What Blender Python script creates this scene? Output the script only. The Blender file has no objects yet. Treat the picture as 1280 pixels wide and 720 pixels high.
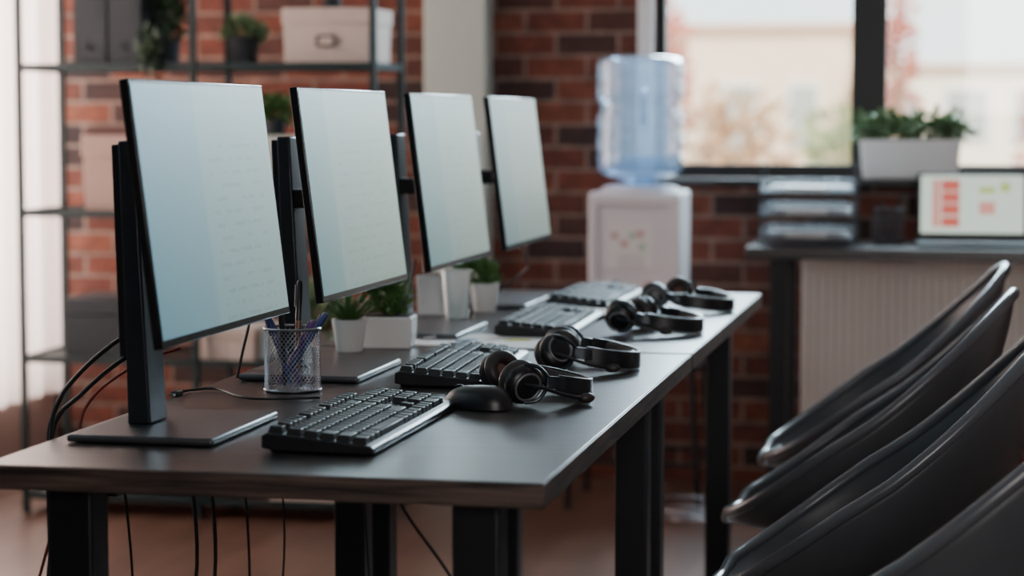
import bpy, math, random
from mathutils import Vector, Matrix
R = math.radians
PI = math.pi
col = bpy.context.scene.collection
rng = random.Random(7)

# ------------------------------------------------------------ camera model
F = 2700.0; PITCH = R(4.447); YAW = R(11.68)
CAM = Vector((0.456, -2.385, 1.162))
RT = Vector((math.cos(YAW), math.sin(YAW), 0)); HD = Vector((-math.sin(YAW), math.cos(YAW), 0)); UP = Vector((0, 0, 1))
FZ = -.05
def ray(px, py):
    u = px-640; v = 360-py
    return RT*u + HD*(F*math.cos(PITCH)+v*math.sin(PITCH)) + UP*(-F*math.sin(PITCH)+v*math.cos(PITCH))
def P(px, py, z=0.75):
    d = ray(px, py); t = (z-CAM.z)/d.z
    return CAM + d*t
def PY(px, py, Y):
    d = ray(px, py); t = (Y-CAM.y)/d.y
    return CAM + d*t
cd = bpy.data.cameras.new('camera'); cam = bpy.data.objects.new('camera', cd); col.objects.link(cam)
cam.location = CAM; cam.rotation_euler = (PI/2-PITCH, 0, YAW)
cd.sensor_width = 36; cd.lens = F/1280*36; cd.clip_start = .05; cd.clip_end = 300
cd.dof.use_dof = True; cd.dof.focus_distance = 3.15; cd.dof.aperture_fstop = 3.3
bpy.context.scene.camera = cam

# ------------------------------------------------------------ materials
def nt(name):
    m = bpy.data.materials.new(name); m.use_nodes = True
    t = m.node_tree; b = t.nodes['Principled BSDF']
    return m, t, b
def mat(name, c, rough=.5, metal=0, var=.12, scale=30, trans=0, ior=1.45, emit=None, es=0, spec=None, bump=0, coat=0, alpha=1):
    m, t, b = nt(name)
    n = t.nodes.new('ShaderNodeTexNoise'); n.inputs['Scale'].default_value = scale; n.inputs['Detail'].default_value = 4
    tc = t.nodes.new('ShaderNodeTexCoord'); t.links.new(tc.outputs['Object'], n.inputs['Vector'])
    mx = t.nodes.new('ShaderNodeMix'); mx.data_type = 'RGBA'
    mx.inputs[6].default_value = (*[x*(1-var) for x in c], 1); mx.inputs[7].default_value = (*[min(1, x*(1+var)) for x in c], 1)
    t.links.new(n.outputs['Fac'], mx.inputs[0]); t.links.new(mx.outputs[2], b.inputs['Base Color'])
    b.inputs['Roughness'].default_value = rough; b.inputs['Metallic'].default_value = metal
    b.inputs['Transmission Weight'].default_value = trans; b.inputs['IOR'].default_value = ior
    b.inputs['Coat Weight'].default_value = coat; b.inputs['Alpha'].default_value = alpha
    if spec is not None: b.inputs['Specular IOR Level'].default_value = spec
    if emit: b.inputs['Emission Color'].default_value = (*emit, 1); b.inputs['Emission Strength'].default_value = es
    if bump:
        bp = t.nodes.new('ShaderNodeBump'); bp.inputs['Strength'].default_value = bump; bp.inputs['Distance'].default_value = .002
        t.links.new(n.outputs['Fac'], bp.inputs['Height']); t.links.new(bp.outputs[0], b.inputs['Normal'])
    return m
def wood(name, c1, c2, rough, stretch, bump=.1, plank=None, spec=.5):
    m, t, b = nt(name)
    tc = t.nodes.new('ShaderNodeTexCoord'); mp = t.nodes.new('ShaderNodeMapping'); mp.inputs['Scale'].default_value = stretch
    n = t.nodes.new('ShaderNodeTexNoise'); n.inputs['Scale'].default_value = 1; n.inputs['Detail'].default_value = 8; n.inputs['Distortion'].default_value = .6
    t.links.new(tc.outputs['Object'], mp.inputs[0]); t.links.new(mp.outputs[0], n.inputs['Vector'])
    cr = t.nodes.new('ShaderNodeValToRGB'); cr.color_ramp.elements[0].position = .38; cr.color_ramp.elements[1].position = .66
    cr.color_ramp.elements[0].color = (*c1, 1); cr.color_ramp.elements[1].color = (*c2, 1)
    t.links.new(n.outputs['Fac'], cr.inputs[0]); out = cr.outputs[0]
    if plank:
        br = t.nodes.new('ShaderNodeTexBrick'); br.inputs['Scale'].default_value = 1
        br.inputs['Brick Width'].default_value = plank[0]; br.inputs['Row Height'].default_value = plank[1]; br.inputs['Mortar Size'].default_value = .002
        br.inputs['Color1'].default_value = (1, 1, 1, 1); br.inputs['Color2'].default_value = (.75, .75, .75, 1); br.inputs['Mortar'].default_value = (.3, .3, .3, 1)
        t.links.new(tc.outputs['Object'], br.inputs['Vector'])
        mx = t.nodes.new('ShaderNodeMix'); mx.data_type = 'RGBA'; mx.blend_type = 'MULTIPLY'; mx.inputs[0].default_value = 1
        t.links.new(out, mx.inputs[6]); t.links.new(br.outputs['Color'], mx.inputs[7]); out = mx.outputs[2]
    t.links.new(out, b.inputs['Base Color']); b.inputs['Roughness'].default_value = rough; b.inputs['Specular IOR Level'].default_value = spec
    bp = t.nodes.new('ShaderNodeBump'); bp.inputs['Strength'].default_value = bump; bp.inputs['Distance'].default_value = .001
    t.links.new(n.outputs['Fac'], bp.inputs['Height']); t.links.new(bp.outputs[0], b.inputs['Normal'])
    return m
def brick_mat():
    m, t, b = nt('red_brick')
    tc = t.nodes.new('ShaderNodeTexCoord'); s = t.nodes.new('ShaderNodeSeparateXYZ'); c = t.nodes.new('ShaderNodeCombineXYZ')
    t.links.new(tc.outputs['Object'], s.inputs[0])
    ad = t.nodes.new('ShaderNodeMath'); ad.operation = 'ADD'
    t.links.new(s.outputs[0], ad.inputs[0]); t.links.new(s.outputs[1], ad.inputs[1])
    t.links.new(ad.outputs[0], c.inputs[0]); t.links.new(s.outputs[2], c.inputs[1])
    br = t.nodes.new('ShaderNodeTexBrick'); br.inputs['Scale'].default_value = 1
    br.inputs['Brick Width'].default_value = .212; br.inputs['Row Height'].default_value = .0765; br.inputs['Mortar Size'].default_value = .0070
    br.inputs['Mortar Smooth'].default_value = .2
    br.inputs['Color1'].default_value = (0, 0, 0, 1); br.inputs['Color2'].default_value = (1, 1, 1, 1); br.inputs['Mortar'].default_value = (0, 0, 0, 1)
    t.links.new(c.outputs[0], br.inputs['Vector'])
    cr = t.nodes.new('ShaderNodeValToRGB'); e = cr.color_ramp.elements
    e[0].position = 0; e[0].color = (.026, .013, .012, 1); e[1].position = 1; e[1].color = (.165, .050, .026, 1)
    for ps, cc in ((.18, (.042, .017, .014)), (.32, (.085, .024, .015)), (.7, (.125, .030, .017))): a = e.new(ps); a.color = (*cc, 1)
    t.links.new(br.outputs['Color'], cr.inputs[0])
    mm = t.nodes.new('ShaderNodeMix'); mm.data_type = 'RGBA'; mm.inputs[7].default_value = (.18, .118, .094, 1)
    t.links.new(br.outputs['Fac'], mm.inputs[0]); t.links.new(cr.outputs[0], mm.inputs[6])
    n = t.nodes.new('ShaderNodeTexNoise'); n.inputs['Scale'].default_value = 18; n.inputs['Detail'].default_value = 6; t.links.new(c.outputs[0], n.inputs['Vector'])
    mx = t.nodes.new('ShaderNodeMix'); mx.data_type = 'RGBA'; mx.blend_type = 'OVERLAY'; mx.inputs[0].default_value = .8
    t.links.new(mm.outputs[2], mx.inputs[6]); t.links.new(n.outputs['Fac'], mx.inputs[7]); t.links.new(mx.outputs[2], b.inputs['Base Color'])
    b.inputs['Roughness'].default_value = .85
    bp = t.nodes.new('ShaderNodeBump'); bp.inputs['Strength'].default_value = .6; bp.inputs['Distance'].default_value = .006; bp.invert = True
    t.links.new(br.outputs['Fac'], bp.inputs['Height']); t.links.new(bp.outputs[0], b.inputs['Normal'])
    return m
def screen_mat(name, ca, cb, strip, strength, text):
    m, t, b = nt(name)
    tc = t.nodes.new('ShaderNodeTexCoord'); s = t.nodes.new('ShaderNodeSeparateXYZ'); t.links.new(tc.outputs['Object'], s.inputs[0])
    cr = t.nodes.new('ShaderNodeValToRGB'); e = cr.color_ramp.elements
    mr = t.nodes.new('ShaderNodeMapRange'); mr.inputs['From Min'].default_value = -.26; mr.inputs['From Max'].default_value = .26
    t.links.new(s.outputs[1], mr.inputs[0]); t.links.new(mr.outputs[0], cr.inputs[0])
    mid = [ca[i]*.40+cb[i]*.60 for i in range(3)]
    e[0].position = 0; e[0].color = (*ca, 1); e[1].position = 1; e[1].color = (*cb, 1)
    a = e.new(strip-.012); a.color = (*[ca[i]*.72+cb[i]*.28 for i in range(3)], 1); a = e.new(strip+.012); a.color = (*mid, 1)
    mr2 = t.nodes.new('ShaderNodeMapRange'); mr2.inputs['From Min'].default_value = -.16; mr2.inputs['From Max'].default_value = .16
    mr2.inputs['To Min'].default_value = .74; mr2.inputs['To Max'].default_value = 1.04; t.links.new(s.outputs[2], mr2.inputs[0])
    wv = t.nodes.new('ShaderNodeTexWave'); wv.bands_direction = 'Z'; wv.inputs['Scale'].default_value = 18; t.links.new(tc.outputs['Object'], wv.inputs['Vector'])
    mp = t.nodes.new('ShaderNodeMapping'); mp.inputs['Scale'].default_value = (0, 42, 56); t.links.new(tc.outputs['Object'], mp.inputs[0])
    nz = t.nodes.new('ShaderNodeTexNoise'); nz.inputs['Scale'].default_value = 1; t.links.new(mp.outputs[0], nz.inputs['Vector'])
    g1 = t.nodes.new('ShaderNodeMath'); g1.operation = 'GREATER_THAN'; g1.inputs[1].default_value = .78; t.links.new(wv.outputs['Fac'], g1.inputs[0])
    g2 = t.nodes.new('ShaderNodeMath'); g2.operation = 'GREATER_THAN'; g2.inputs[1].default_value = .50; t.links.new(nz.outputs['Fac'], g2.inputs[0])
    g3 = t.nodes.new('ShaderNodeMath'); g3.operation = 'GREATER_THAN'; g3.inputs[1].default_value = strip+.06; t.links.new(mr.outputs[0], g3.inputs[0])
    g4 = t.nodes.new('ShaderNodeMath'); g4.operation = 'LESS_THAN'; g4.inputs[1].default_value = .88; t.links.new(mr.outputs[0], g4.inputs[0])
    g5 = t.nodes.new('ShaderNodeMath'); g5.operation = 'LESS_THAN'; g5.inputs[1].default_value = .095; t.links.new(s.outputs[2], g5.inputs[0])
    def mul(x, y):
        k = t.nodes.new('ShaderNodeMath'); k.operation = 'MULTIPLY'
        t.links.new(x, k.inputs[0])
        if isinstance(y, float): k.inputs[1].default_value = y
        else: t.links.new(y, k.inputs[1])
        return k.outputs[0]
    q = mul(mul(mul(mul(g1.outputs[0], g2.outputs[0]), mul(g3.outputs[0], g4.outputs[0])), g5.outputs[0]), text)
    g6 = t.nodes.new('ShaderNodeMath'); g6.operation = 'GREATER_THAN'; g6.inputs[1].default_value = .135; t.links.new(s.outputs[2], g6.inputs[0])
    q2 = mul(g6.outputs[0], .06)
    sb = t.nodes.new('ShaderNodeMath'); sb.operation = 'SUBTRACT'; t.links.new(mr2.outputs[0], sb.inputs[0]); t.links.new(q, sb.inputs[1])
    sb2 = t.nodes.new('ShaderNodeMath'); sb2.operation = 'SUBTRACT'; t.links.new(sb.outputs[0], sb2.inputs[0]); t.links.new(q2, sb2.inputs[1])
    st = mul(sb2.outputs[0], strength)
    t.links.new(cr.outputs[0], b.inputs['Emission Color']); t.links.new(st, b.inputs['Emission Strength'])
    b.inputs['Base Color'].default_value = (.02, .02, .02, 1); b.inputs['Roughness'].default_value = .4
    return m
def glass_mat():
    m, t, b = nt('window_glass')
    tr = t.nodes.new('ShaderNodeBsdfTransparent'); gl = t.nodes.new('ShaderNodeBsdfGlossy'); gl.inputs['Roughness'].default_value = .02
    mx = t.nodes.new('ShaderNodeMixShader'); mx.inputs[0].default_value = .05
    t.links.new(tr.outputs[0], mx.inputs[1]); t.links.new(gl.outputs[0], mx.inputs[2]); t.links.new(mx.outputs[0], t.nodes['Material Output'].inputs[0])
    return m
def thin_mat(name, tint, tl_col, ktl, kgl):
    m, t, b = nt(name)
    tr = t.nodes.new('ShaderNodeBsdfTransparent'); tr.inputs[0].default_value = (*tint, 1)
    tl = t.nodes.new('ShaderNodeBsdfTranslucent'); df = t.nodes.new('ShaderNodeBsdfDiffuse')
    n = t.nodes.new('ShaderNodeTexNoise'); n.inputs['Scale'].default_value = 12
    mc = t.nodes.new('ShaderNodeMix'); mc.data_type = 'RGBA'; mc.inputs[6].default_value = (*tl_col, 1); mc.inputs[7].default_value = (*[min(1, c*1.1) for c in tl_col], 1)
    t.links.new(n.outputs['Fac'], mc.inputs[0]); t.links.new(mc.outputs[2], tl.inputs[0]); t.links.new(mc.outputs[2], df.inputs[0])
    gl = t.nodes.new('ShaderNodeBsdfGlossy'); gl.inputs['Roughness'].default_value = .12
    m0 = t.nodes.new('ShaderNodeMixShader'); m0.inputs[0].default_value = .5; t.links.new(tl.outputs[0], m0.inputs[1]); t.links.new(df.outputs[0], m0.inputs[2])
    m1 = t.nodes.new('ShaderNodeMixShader'); m1.inputs[0].default_value = ktl; t.links.new(tr.outputs[0], m1.inputs[1]); t.links.new(m0.outputs[0], m1.inputs[2])
    fr = t.nodes.new('ShaderNodeLayerWeight'); fr.inputs[0].default_value = kgl
    m2 = t.nodes.new('ShaderNodeMixShader'); t.links.new(fr.outputs['Facing'], m2.inputs[0]); t.links.new(m1.outputs[0], m2.inputs[1]); t.links.new(gl.outputs[0], m2.inputs[2])
    t.links.new(m2.outputs[0], t.nodes['Material Output'].inputs[0]); return m
def curtain_mat():
    m, t, b = nt('sheer_curtain')
    df = t.nodes.new('ShaderNodeBsdfDiffuse'); tl = t.nodes.new('ShaderNodeBsdfTranslucent')
    n = t.nodes.new('ShaderNodeTexNoise'); n.inputs['Scale'].default_value = 200
    mc = t.nodes.new('ShaderNodeMix'); mc.data_type = 'RGBA'; mc.inputs[6].default_value = (.84, .68, .63, 1); mc.inputs[7].default_value = (.95, .79, .74, 1)
    t.links.new(n.outputs['Fac'], mc.inputs[0])
    t.links.new(mc.outputs[2], df.inputs[0]); t.links.new(mc.outputs[2], tl.inputs[0])
    mx = t.nodes.new('ShaderNodeMixShader'); mx.inputs[0].default_value = .7
    t.links.new(df.outputs[0], mx.inputs[1]); t.links.new(tl.outputs[0], mx.inputs[2]); t.links.new(mx.outputs[0], t.nodes['Material Output'].inputs[0])
    return m
M = dict(
 brick=brick_mat(), glass=glass_mat(), curtain=curtain_mat(),
 desk=wood('dark_oak_laminate', (.005, .005, .006), (.046, .036, .034), .31, (3.5, 80, 80), .35, spec=.85),
 edge=wood('oak_edge_band', (.022, .015, .014), (.130, .088, .072), .42, (6, 6, 130), .4, spec=.5),
 floor=wood('warm_laminate_floor', (.095, .048, .034), (.155, .080, .056), .36, (14, 1.5, 1), .08, (1.2, .19)),
 black=mat('black_plastic', (.011, .011, .014), .34), blackmetal=mat('black_powder_metal', (.009, .010, .012), .45, .2),
 bezel=mat('gloss_black_bezel', (.007, .007, .009), .22), steel=mat('dark_steel', (.050, .058, .068), .34, .8), base=mat('graphite_base_metal', (.10, .105, .115), .38, .7),
 key=mat('keycap_plastic', (.012, .013, .016), .46, spec=.4), shell=mat('charcoal_shell_plastic', (.058, .063, .072), .38, bump=.03, spec=.6),
 rim=mat('shell_rim_plastic', (.085, .092, .105), .30, spec=.8), ringm=mat('silver_grey_ring', (.24, .24, .26), .35, .6),
 cushion=mat('brown_black_leatherette', (.032, .026, .025), .42, bump=.2, scale=120), cloth=mat('ear_cloth', (.18, .10, .08), .9),
 rack=mat('rack_metal', (.012, .028, .030), .45, .1), white=mat('white_ceramic', (.80, .81, .80), .4, var=.04),
 cream=mat('cream_board', (.60, .50, .44), .7, var=.06), pink=mat('pink_board', (.42, .28, .24), .7, var=.06),
 dgrey=mat('charcoal_board', (.020, .026, .033), .6), fgrey=mat('grey_fabric', (.07, .07, .08), .9, bump=.3),
 chrome=mat('chrome', (.6, .6, .62), .2, 1, var=.03), wire=mat('silver_wire', (.38, .38, .41), .32, .95, var=.05),
 leaf=mat('leaf_green', (.080, .18, .045), .55, var=.6, scale=60), leafd=mat('leaf_dark', (.03, .065, .028), .55, var=.5, scale=60),
 leafp=mat('leaf_pale', (.13, .21, .10), .55, var=.4, scale=60), soil=mat('soil', (.03, .02, .012), .95, var=.5),
 appl=mat('appliance_white', (.80, .77, .80), .35, var=.03), water=thin_mat('blue_polycarbonate', (.74, .84, .94), (.58, .69, .82), .24, .26),
 pillar=mat('pale_green_paint', (.50, .55, .50), .7, var=.04), paint=mat('warm_white_paint', (.50, .38, .34), .8, var=.05),
 ceil=mat('ceiling_paint', (.5, .5, .5), .9, var=.03), frame=mat('window_frame_black', (.008, .010, .011), .4),
 trimw=mat('white_trim', (.75, .75, .75), .5, var=.03), rad=mat('radiator_enamel', (.95, .87, .81), .5, var=.02),
 paper=mat('paper', (.84, .83, .82), .8, var=.03), ply=mat('chart_yellow', (.6, .55, .10), .7), plb=mat('chart_blue', (.12, .25, .4), .7),
 red=mat('faded_red_print', (.70, .46, .46), .6), green=mat('faded_green_print', (.50, .64, .52), .6), faint=mat('faint_grey_print', (.55, .55, .57), .7),
 cable=mat('cable_black', (.008, .008, .008), .5), cabler=mat('cable_red', (.16, .012, .010), .5),
 penb=mat('pen_blue', (.03, .05, .20), .3), penv=mat('pen_violet', (.12, .05, .20), .3), pend=mat('pen_brown', (.22, .09, .05), .3), penk=mat('pen_black', (.012, .012, .014), .3),
 tray=thin_mat('smoke_tray', (.86, .88, .90), (.50, .54, .58), .16, .12), clear=thin_mat('clear_cup', (.93, .95, .95), (.8, .85, .85), .35, .2),
 bwall=mat('facade_beige', (.84, .67, .51), .9, scale=2), bwall2=mat('facade_cream', (.92, .81, .68), .9, scale=2), bwin=mat('facade_glass', (.40, .42, .40), .3, scale=2),
 broof=mat('roof_tile', (.62, .40, .30), .8), tleaf=mat('autumn_leaves', (.50, .31, .18), .8, var=.5, scale=3), tred=mat('red_leaves', (.55, .20, .15), .8, var=.4, scale=3),
 tgreen=mat('tree_green', (.33, .38, .20), .8, var=.5, scale=3), bark=mat('bark', (.3, .22, .16), .9), ground=mat('asphalt_ground', (.48, .40, .34), .9, scale=1),
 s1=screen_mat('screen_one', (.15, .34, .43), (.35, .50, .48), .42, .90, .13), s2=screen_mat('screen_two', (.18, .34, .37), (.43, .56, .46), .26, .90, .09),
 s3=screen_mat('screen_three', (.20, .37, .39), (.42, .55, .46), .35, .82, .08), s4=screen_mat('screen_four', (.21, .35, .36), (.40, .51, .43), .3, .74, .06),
 lap=mat('laptop_page', (.05, .05, .05), .4, emit=(.80, .92, .80), es=1.05), lapr=mat('laptop_red', (.05, .02, .02), .4, emit=(.85, .16, .12), es=.9),
 lapg=mat('laptop_pink', (.05, .02, .02), .4, emit=(.95, .42, .35), es=.9), lapy=mat('laptop_yellow', (.05, .05, .02), .4, emit=(.62, .75, .22), es=.9),
 silver=mat('silver_shell', (.35, .36, .38), .35, .8),
)

# ------------------------------------------------------------ mesh builder
class MB:
    def __init__(s): s.v = []; s.f = []
    def add(s, vs, fs, mx=None):
        o = len(s.v)
        for v in vs:
            v = Vector(v); s.v.append(mx @ v if mx else v)
        for f in fs: s.f.append([o+i for i in f])
        return s
    def box(s, c, d, mx=None):
        x, y, z = [k/2 for k in d]; c = Vector(c)
        vs = [c+Vector(p) for p in ((-x,-y,-z),(x,-y,-z),(x,y,-z),(-x,y,-z),(-x,-y,z),(x,-y,z),(x,y,z),(-x,y,z))]
        return s.add(vs, [(3,2,1,0),(4,5,6,7),(0,1,5,4),(1,2,6,5),(2,3,7,6),(3,0,4,7)], mx)
    def bb(s, a, b):
        return s.box([(a[i]+b[i])/2 for i in range(3)], [abs(b[i]-a[i]) for i in range(3)])
    def frust(s, c, d0, d1, h):
        c = Vector(c); vs = []
        for (d, z) in ((d0, 0), (d1, h)):
            for sx, sy in ((-1,-1),(1,-1),(1,1),(-1,1)): vs.append(c+Vector((sx*d[0]/2, sy*d[1]/2, z)))
        return s.add(vs, [(3,2,1,0),(4,5,6,7),(0,1,5,4),(1,2,6,5),(2,3,7,6),(3,0,4,7)])
    def tube(s, pts, r, n=8, up=None, rect=False, closed=False, cap=True):
        pts = [Vector(p) for p in pts]; N = len(pts); vs = []; fs = []
        prev = None
        for i, p in enumerate(pts):
            if closed: t = pts[(i+1) % N]-pts[i-1]
            else: t = pts[min(i+1, N-1)]-pts[max(i-1, 0)]
            t.normalize()
            if up is not None:
                sd = t.cross(Vector(up))
                if sd.length < 1e-5: sd = t.orthogonal()
            else:
                sd = prev - t*prev.dot(t) if prev is not None else t.orthogonal()
            sd.normalize(); prev = sd; u = sd.cross(t)
            rr = r[i] if isinstance(r, list) else r
            ra, rb = rr if isinstance(rr, tuple) else (rr, rr)
            if rect: vs += [p+sd*a*ra+u*b*rb for a, b in ((1,1),(-1,1),(-1,-1),(1,-1))]
            else: vs += [p+sd*ra*math.cos(2*PI*k/n)+u*rb*math.sin(2*PI*k/n) for k in range(n)]
        m = 4 if rect else n
        for i in range(N if closed else N-1):
            a = i*m; b = ((i+1) % N)*m
            for k in range(m): fs.append((a+k, a+(k+1) % m, b+(k+1) % m, b+k))
        if cap and not closed: fs.append(list(range(m))[::-1]); fs.append([(N-1)*m+k for k in range(m)])
        return s.add(vs, fs)
    def lathe(s, prof, c=(0,0,0), n=32, mx=None):
        vs = []; fs = []; N = len(prof)
        for r, z in prof:
            for k in range(n):
                a = 2*PI*k/n; vs.append(Vector((r*math.cos(a), r*math.sin(a), z)))
        for i in range(N-1):
            for k in range(n): fs.append((i*n+k, i*n+(k+1) % n, (i+1)*n+(k+1) % n, (i+1)*n+k))
        if prof[0][0] > 1e-5: fs.append(list(range(n))[::-1])
        if prof[-1][0] > 1e-5: fs.append([(N-1)*n+k for k in range(n)])
        T = Matrix.Translation(Vector(c)) @ (mx if mx else Matrix())
        return s.add(vs, fs, T)
    def ball(s, c, r, n=12):
        rr = r if isinstance(r, tuple) else (r, r, r)
        pr = [(max(math.sin(PI*i/n), 1e-4), -math.cos(PI*i/n)) for i in range(n+1)]
        return s.lathe(pr, c, n*2, Matrix.Diagonal((*rr, 1)))
    def build(s, name, m, parent=None, loc=(0,0,0), rot=(0,0,0), bevel=0, angle=38, smooth=True):
        me = bpy.data.meshes.new(name); me.from_pydata([tuple(v) for v in s.v], [], s.f); me.update()
        o = bpy.data.objects.new(name, me); col.objects.link(o); me.materials.append(m)
        o.location = loc; o.rotation_euler = rot
        if parent: o.parent = parent
        if smooth:
            for p in me.polygons: p.use_smooth = True
            me.set_sharp_from_angle(angle=R(angle))
        if bevel:
            b = o.modifiers.new('bevel', 'BEVEL'); b.width = bevel; b.segments = 3; b.limit_method = 'ANGLE'; b.angle_limit = R(40)
        return o
def tag(o, label=None, cat=None, group=None, kind=None):
    if label: o['label'] = label
    if cat: o['category'] = cat
    if group: o['group'] = group
    if kind: o['kind'] = kind
    return o
def thing(name, label, cat, loc=(0,0,0), rz=0, group=None):
    o = bpy.data.objects.new(name, None); col.objects.link(o); o.empty_display_size = .05
    o.location = loc; o.rotation_euler = (0, 0, rz); return tag(o, label, cat, group)
def dup(o, parent=None):
    c = o.copy(); col.objects.link(c)
    if parent: c.parent = parent
    for ch in list(o.children): dup(ch, c)
    return c
def place(o, label, loc, rz):
    c = dup(o); c['label'] = label; c.location = loc; c.rotation_euler = (0, 0, rz); return c
def struct(o): o['kind'] = 'structure'; return o
def spline(ks, n=8, closed=False):
    ks = [Vector(k) for k in ks]; N = len(ks); out = []
    for i in range(N if closed else N-1):
        if closed: a, b, c, d = ks[i-1], ks[i], ks[(i+1) % N], ks[(i+2) % N]
        else: a, b, c, d = ks[max(i-1, 0)], ks[i], ks[i+1], ks[min(i+2, N-1)]
        for k in range(n):
            t = k/n; out.append(.5*((2*b)+(c-a)*t+(2*a-5*b+4*c-d)*t*t+(3*b-a-3*c+d)*t**3))
    if not closed: out.append(ks[-1])
    return out
AX_Y = Matrix.Rotation(-PI/2, 4, 'X')
AX_YN = Matrix.Rotation(PI/2, 4, 'X')

def leaves(mb, c, rad, n, size, shell=.4):
    for _ in range(n):
        d = Vector((rng.gauss(0,1), rng.gauss(0,1), rng.gauss(0,1))).normalized(); k = shell+(1-shell)*rng.random()
        p = Vector(c)+Vector((d.x*rad[0]*k, d.y*rad[1]*k, d.z*rad[2]*k))
        a = (d+Vector((rng.uniform(-.7,.7), rng.uniform(-.7,.7), rng.uniform(-.2,.9)))).normalized(); b = a.orthogonal().normalized()
        b.rotate(Matrix.Rotation(rng.uniform(0, 6.28), 3, a)); nn = a.cross(b); L = size*rng.uniform(.7, 1.3); w = L*.28
        mb.add([p, p+a*L*.4+b*w+nn*L*.05, p+a*L*.75+b*w*.7, p+a*L, p+a*L*.75-b*w*.7, p+a*L*.4-b*w+nn*L*.05], [(0,1,2,3,4,5)])
def blades(mb, c, n, L, w, spread, thick=.25, droop=.2):
    c = Vector(c)
    for i in range(n):
        a = i*2.399+rng.uniform(-.2,.2); s = spread*math.sqrt((i+.5)/n); ln = L*rng.uniform(.8,1.1)*(1-.15*s)
        d = Vector((math.cos(a)*math.sin(s), math.sin(a)*math.sin(s), math.cos(s)))
        pts = []; rr = []
        for k in range(6):
            t = k/5; pts.append(c+d*ln*t+Vector((d.x, d.y, 0))*droop*ln*t*t); ww = w*(1-t)**.7*(.75+.7*t)+.0003; rr.append((ww, ww*thick))
        mb.tube(pts, rr, 6, up=UP if abs(d.z) < .95 else (1,0,0))

# ------------------------------------------------------------ room shell
WY = 4.8
struct(MB().box((0.15, .4, FZ-.05), (5.9, 9.0, .1)).build('floor', M['floor'], smooth=False))
struct(MB().box((0.15, .4, 2.75), (5.9, 9.0, .1)).build('ceiling', M['ceil'], smooth=False))
WX0, WX1, WZ0, WZ1 = -.545, .95, .973, 2.3
w = MB()
w.bb((-2.8, WY, FZ), (WX0, WY+.22, 2.7)); w.bb((WX1, WY, FZ), (3.1, WY+.22, 2.7)); w.bb((WX0, WY, FZ), (WX1, WY+.22, WZ0)); w.bb((WX0, WY, WZ1), (WX1, WY+.22, 2.7))
struct(w.build('wall_back', M['brick'], smooth=False))
w = MB(); w.bb((-2.82, -4.1, FZ), (-2.7, 2.4, 2.7)); w.bb((-2.82, 4.72, FZ), (-2.7, WY, 2.7)); w.bb((-2.82, 2.4, FZ), (-2.7, 4.72, .25)); w.bb((-2.82, 2.4, 2.5), (-2.7, 4.72, 2.7))
struct(w.build('wall_left', M['paint'], smooth=False))
struct(MB().bb((3.0, -4.1, FZ), (3.1, WY, 2.7)).build('wall_right', M['paint'], smooth=False))
struct(MB().bb((-2.8, -4.2, FZ), (3.1, -4.1, 2.7)).build('wall_front', M['paint'], smooth=False))
struct(MB().bb((-1.312, WY-.10, FZ), (-1.098, WY+.01, 2.7)).build('trim_1', M['pillar'], bevel=.006))
struct(MB().bb((-.60, WY-.012, WZ0-.02), (-.548, WY+.05, 2.34)).build('trim_2', M['trimw'], bevel=.003))
win = bpy.data.objects.new('window_1', None); col.objects.link(win); win['kind'] = 'structure'; win.location = (0, 0, 0)
fy0, fy1 = WY+.03, WY+.09
f = MB(); f.bb((WX0, fy0, WZ0), (WX0+.035, fy1, WZ1)); f.bb((WX1-.04, fy0, WZ0), (WX1, fy1, WZ1)); f.bb((WX0, fy0, WZ0), (WX1, fy1, WZ0+.042)); f.bb((WX0, fy0, WZ1-.04), (WX1, fy1, WZ1))
f.build('window_frame', M['frame'], win, bevel=.002)
MB().bb((.106, fy0-.015, WZ0+.03), (.219, fy1, WZ1-.03)).build('mullion', M['frame'], win, bevel=.003)
MB().bb((WX0+.03, fy0+.025, WZ0+.03), (.11, fy0+.03, WZ1-.03)).build('pane', M['glass'], win)
MB().bb((.215, fy0+.025, WZ0+.03), (WX1-.03, fy0+.03, WZ1-.03)).build('pane', M['glass'], win)
MB().bb((WX0-.01, WY-.13, WZ0-.026), (WX1+.02, WY+.03, WZ0-.002)).build('window_sill', M['frame'], win, bevel=.004)
win2 = bpy.data.objects.new('window_2', None); col.objects.link(win2); win2['kind'] = 'structure'
f = MB()
for y in (2.42, 3.56, 4.70): f.bb((-2.80, y-.02, .25), (-2.74, y+.02, 2.5))
f.bb((-2.80, 2.4, .25), (-2.74, 4.72, .29)); f.bb((-2.80, 2.4, 2.46), (-2.74, 4.72, 2.5))
f.build('window_frame', M['trimw'], win2, bevel=.002)
c = MB(); vs = []; fs = []; N = 170
for i in range(N):
    y = 2.5+2.2*i/(N-1); x = .028*math.sin(i*.55)+.012*math.sin(i*.23+1)
    vs += [(x, y, .22), (x*1.05, y, 1.0), (x*.9, y, 2.0), (x*.6, y, 2.6)]
for i in range(N-1):
    for k in range(3): fs.append((i*4+k, (i+1)*4+k, (i+1)*4+k+1, i*4+k+1))
c.add(vs, fs)
tag(c.build('curtain', M['curtain'], loc=(-2.62, 0, 0), angle=180), 'sheer pinkish white curtain hanging in folds at the left window', 'curtain')
rod = MB().tube([(-2.62, 2.4, 2.63), (-2.62, 4.76, 2.63)], .012, 10).build('curtain_rod', M['blackmetal']); tag(rod, 'thin dark rod above the sheer curtain', 'curtain rod')

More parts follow.
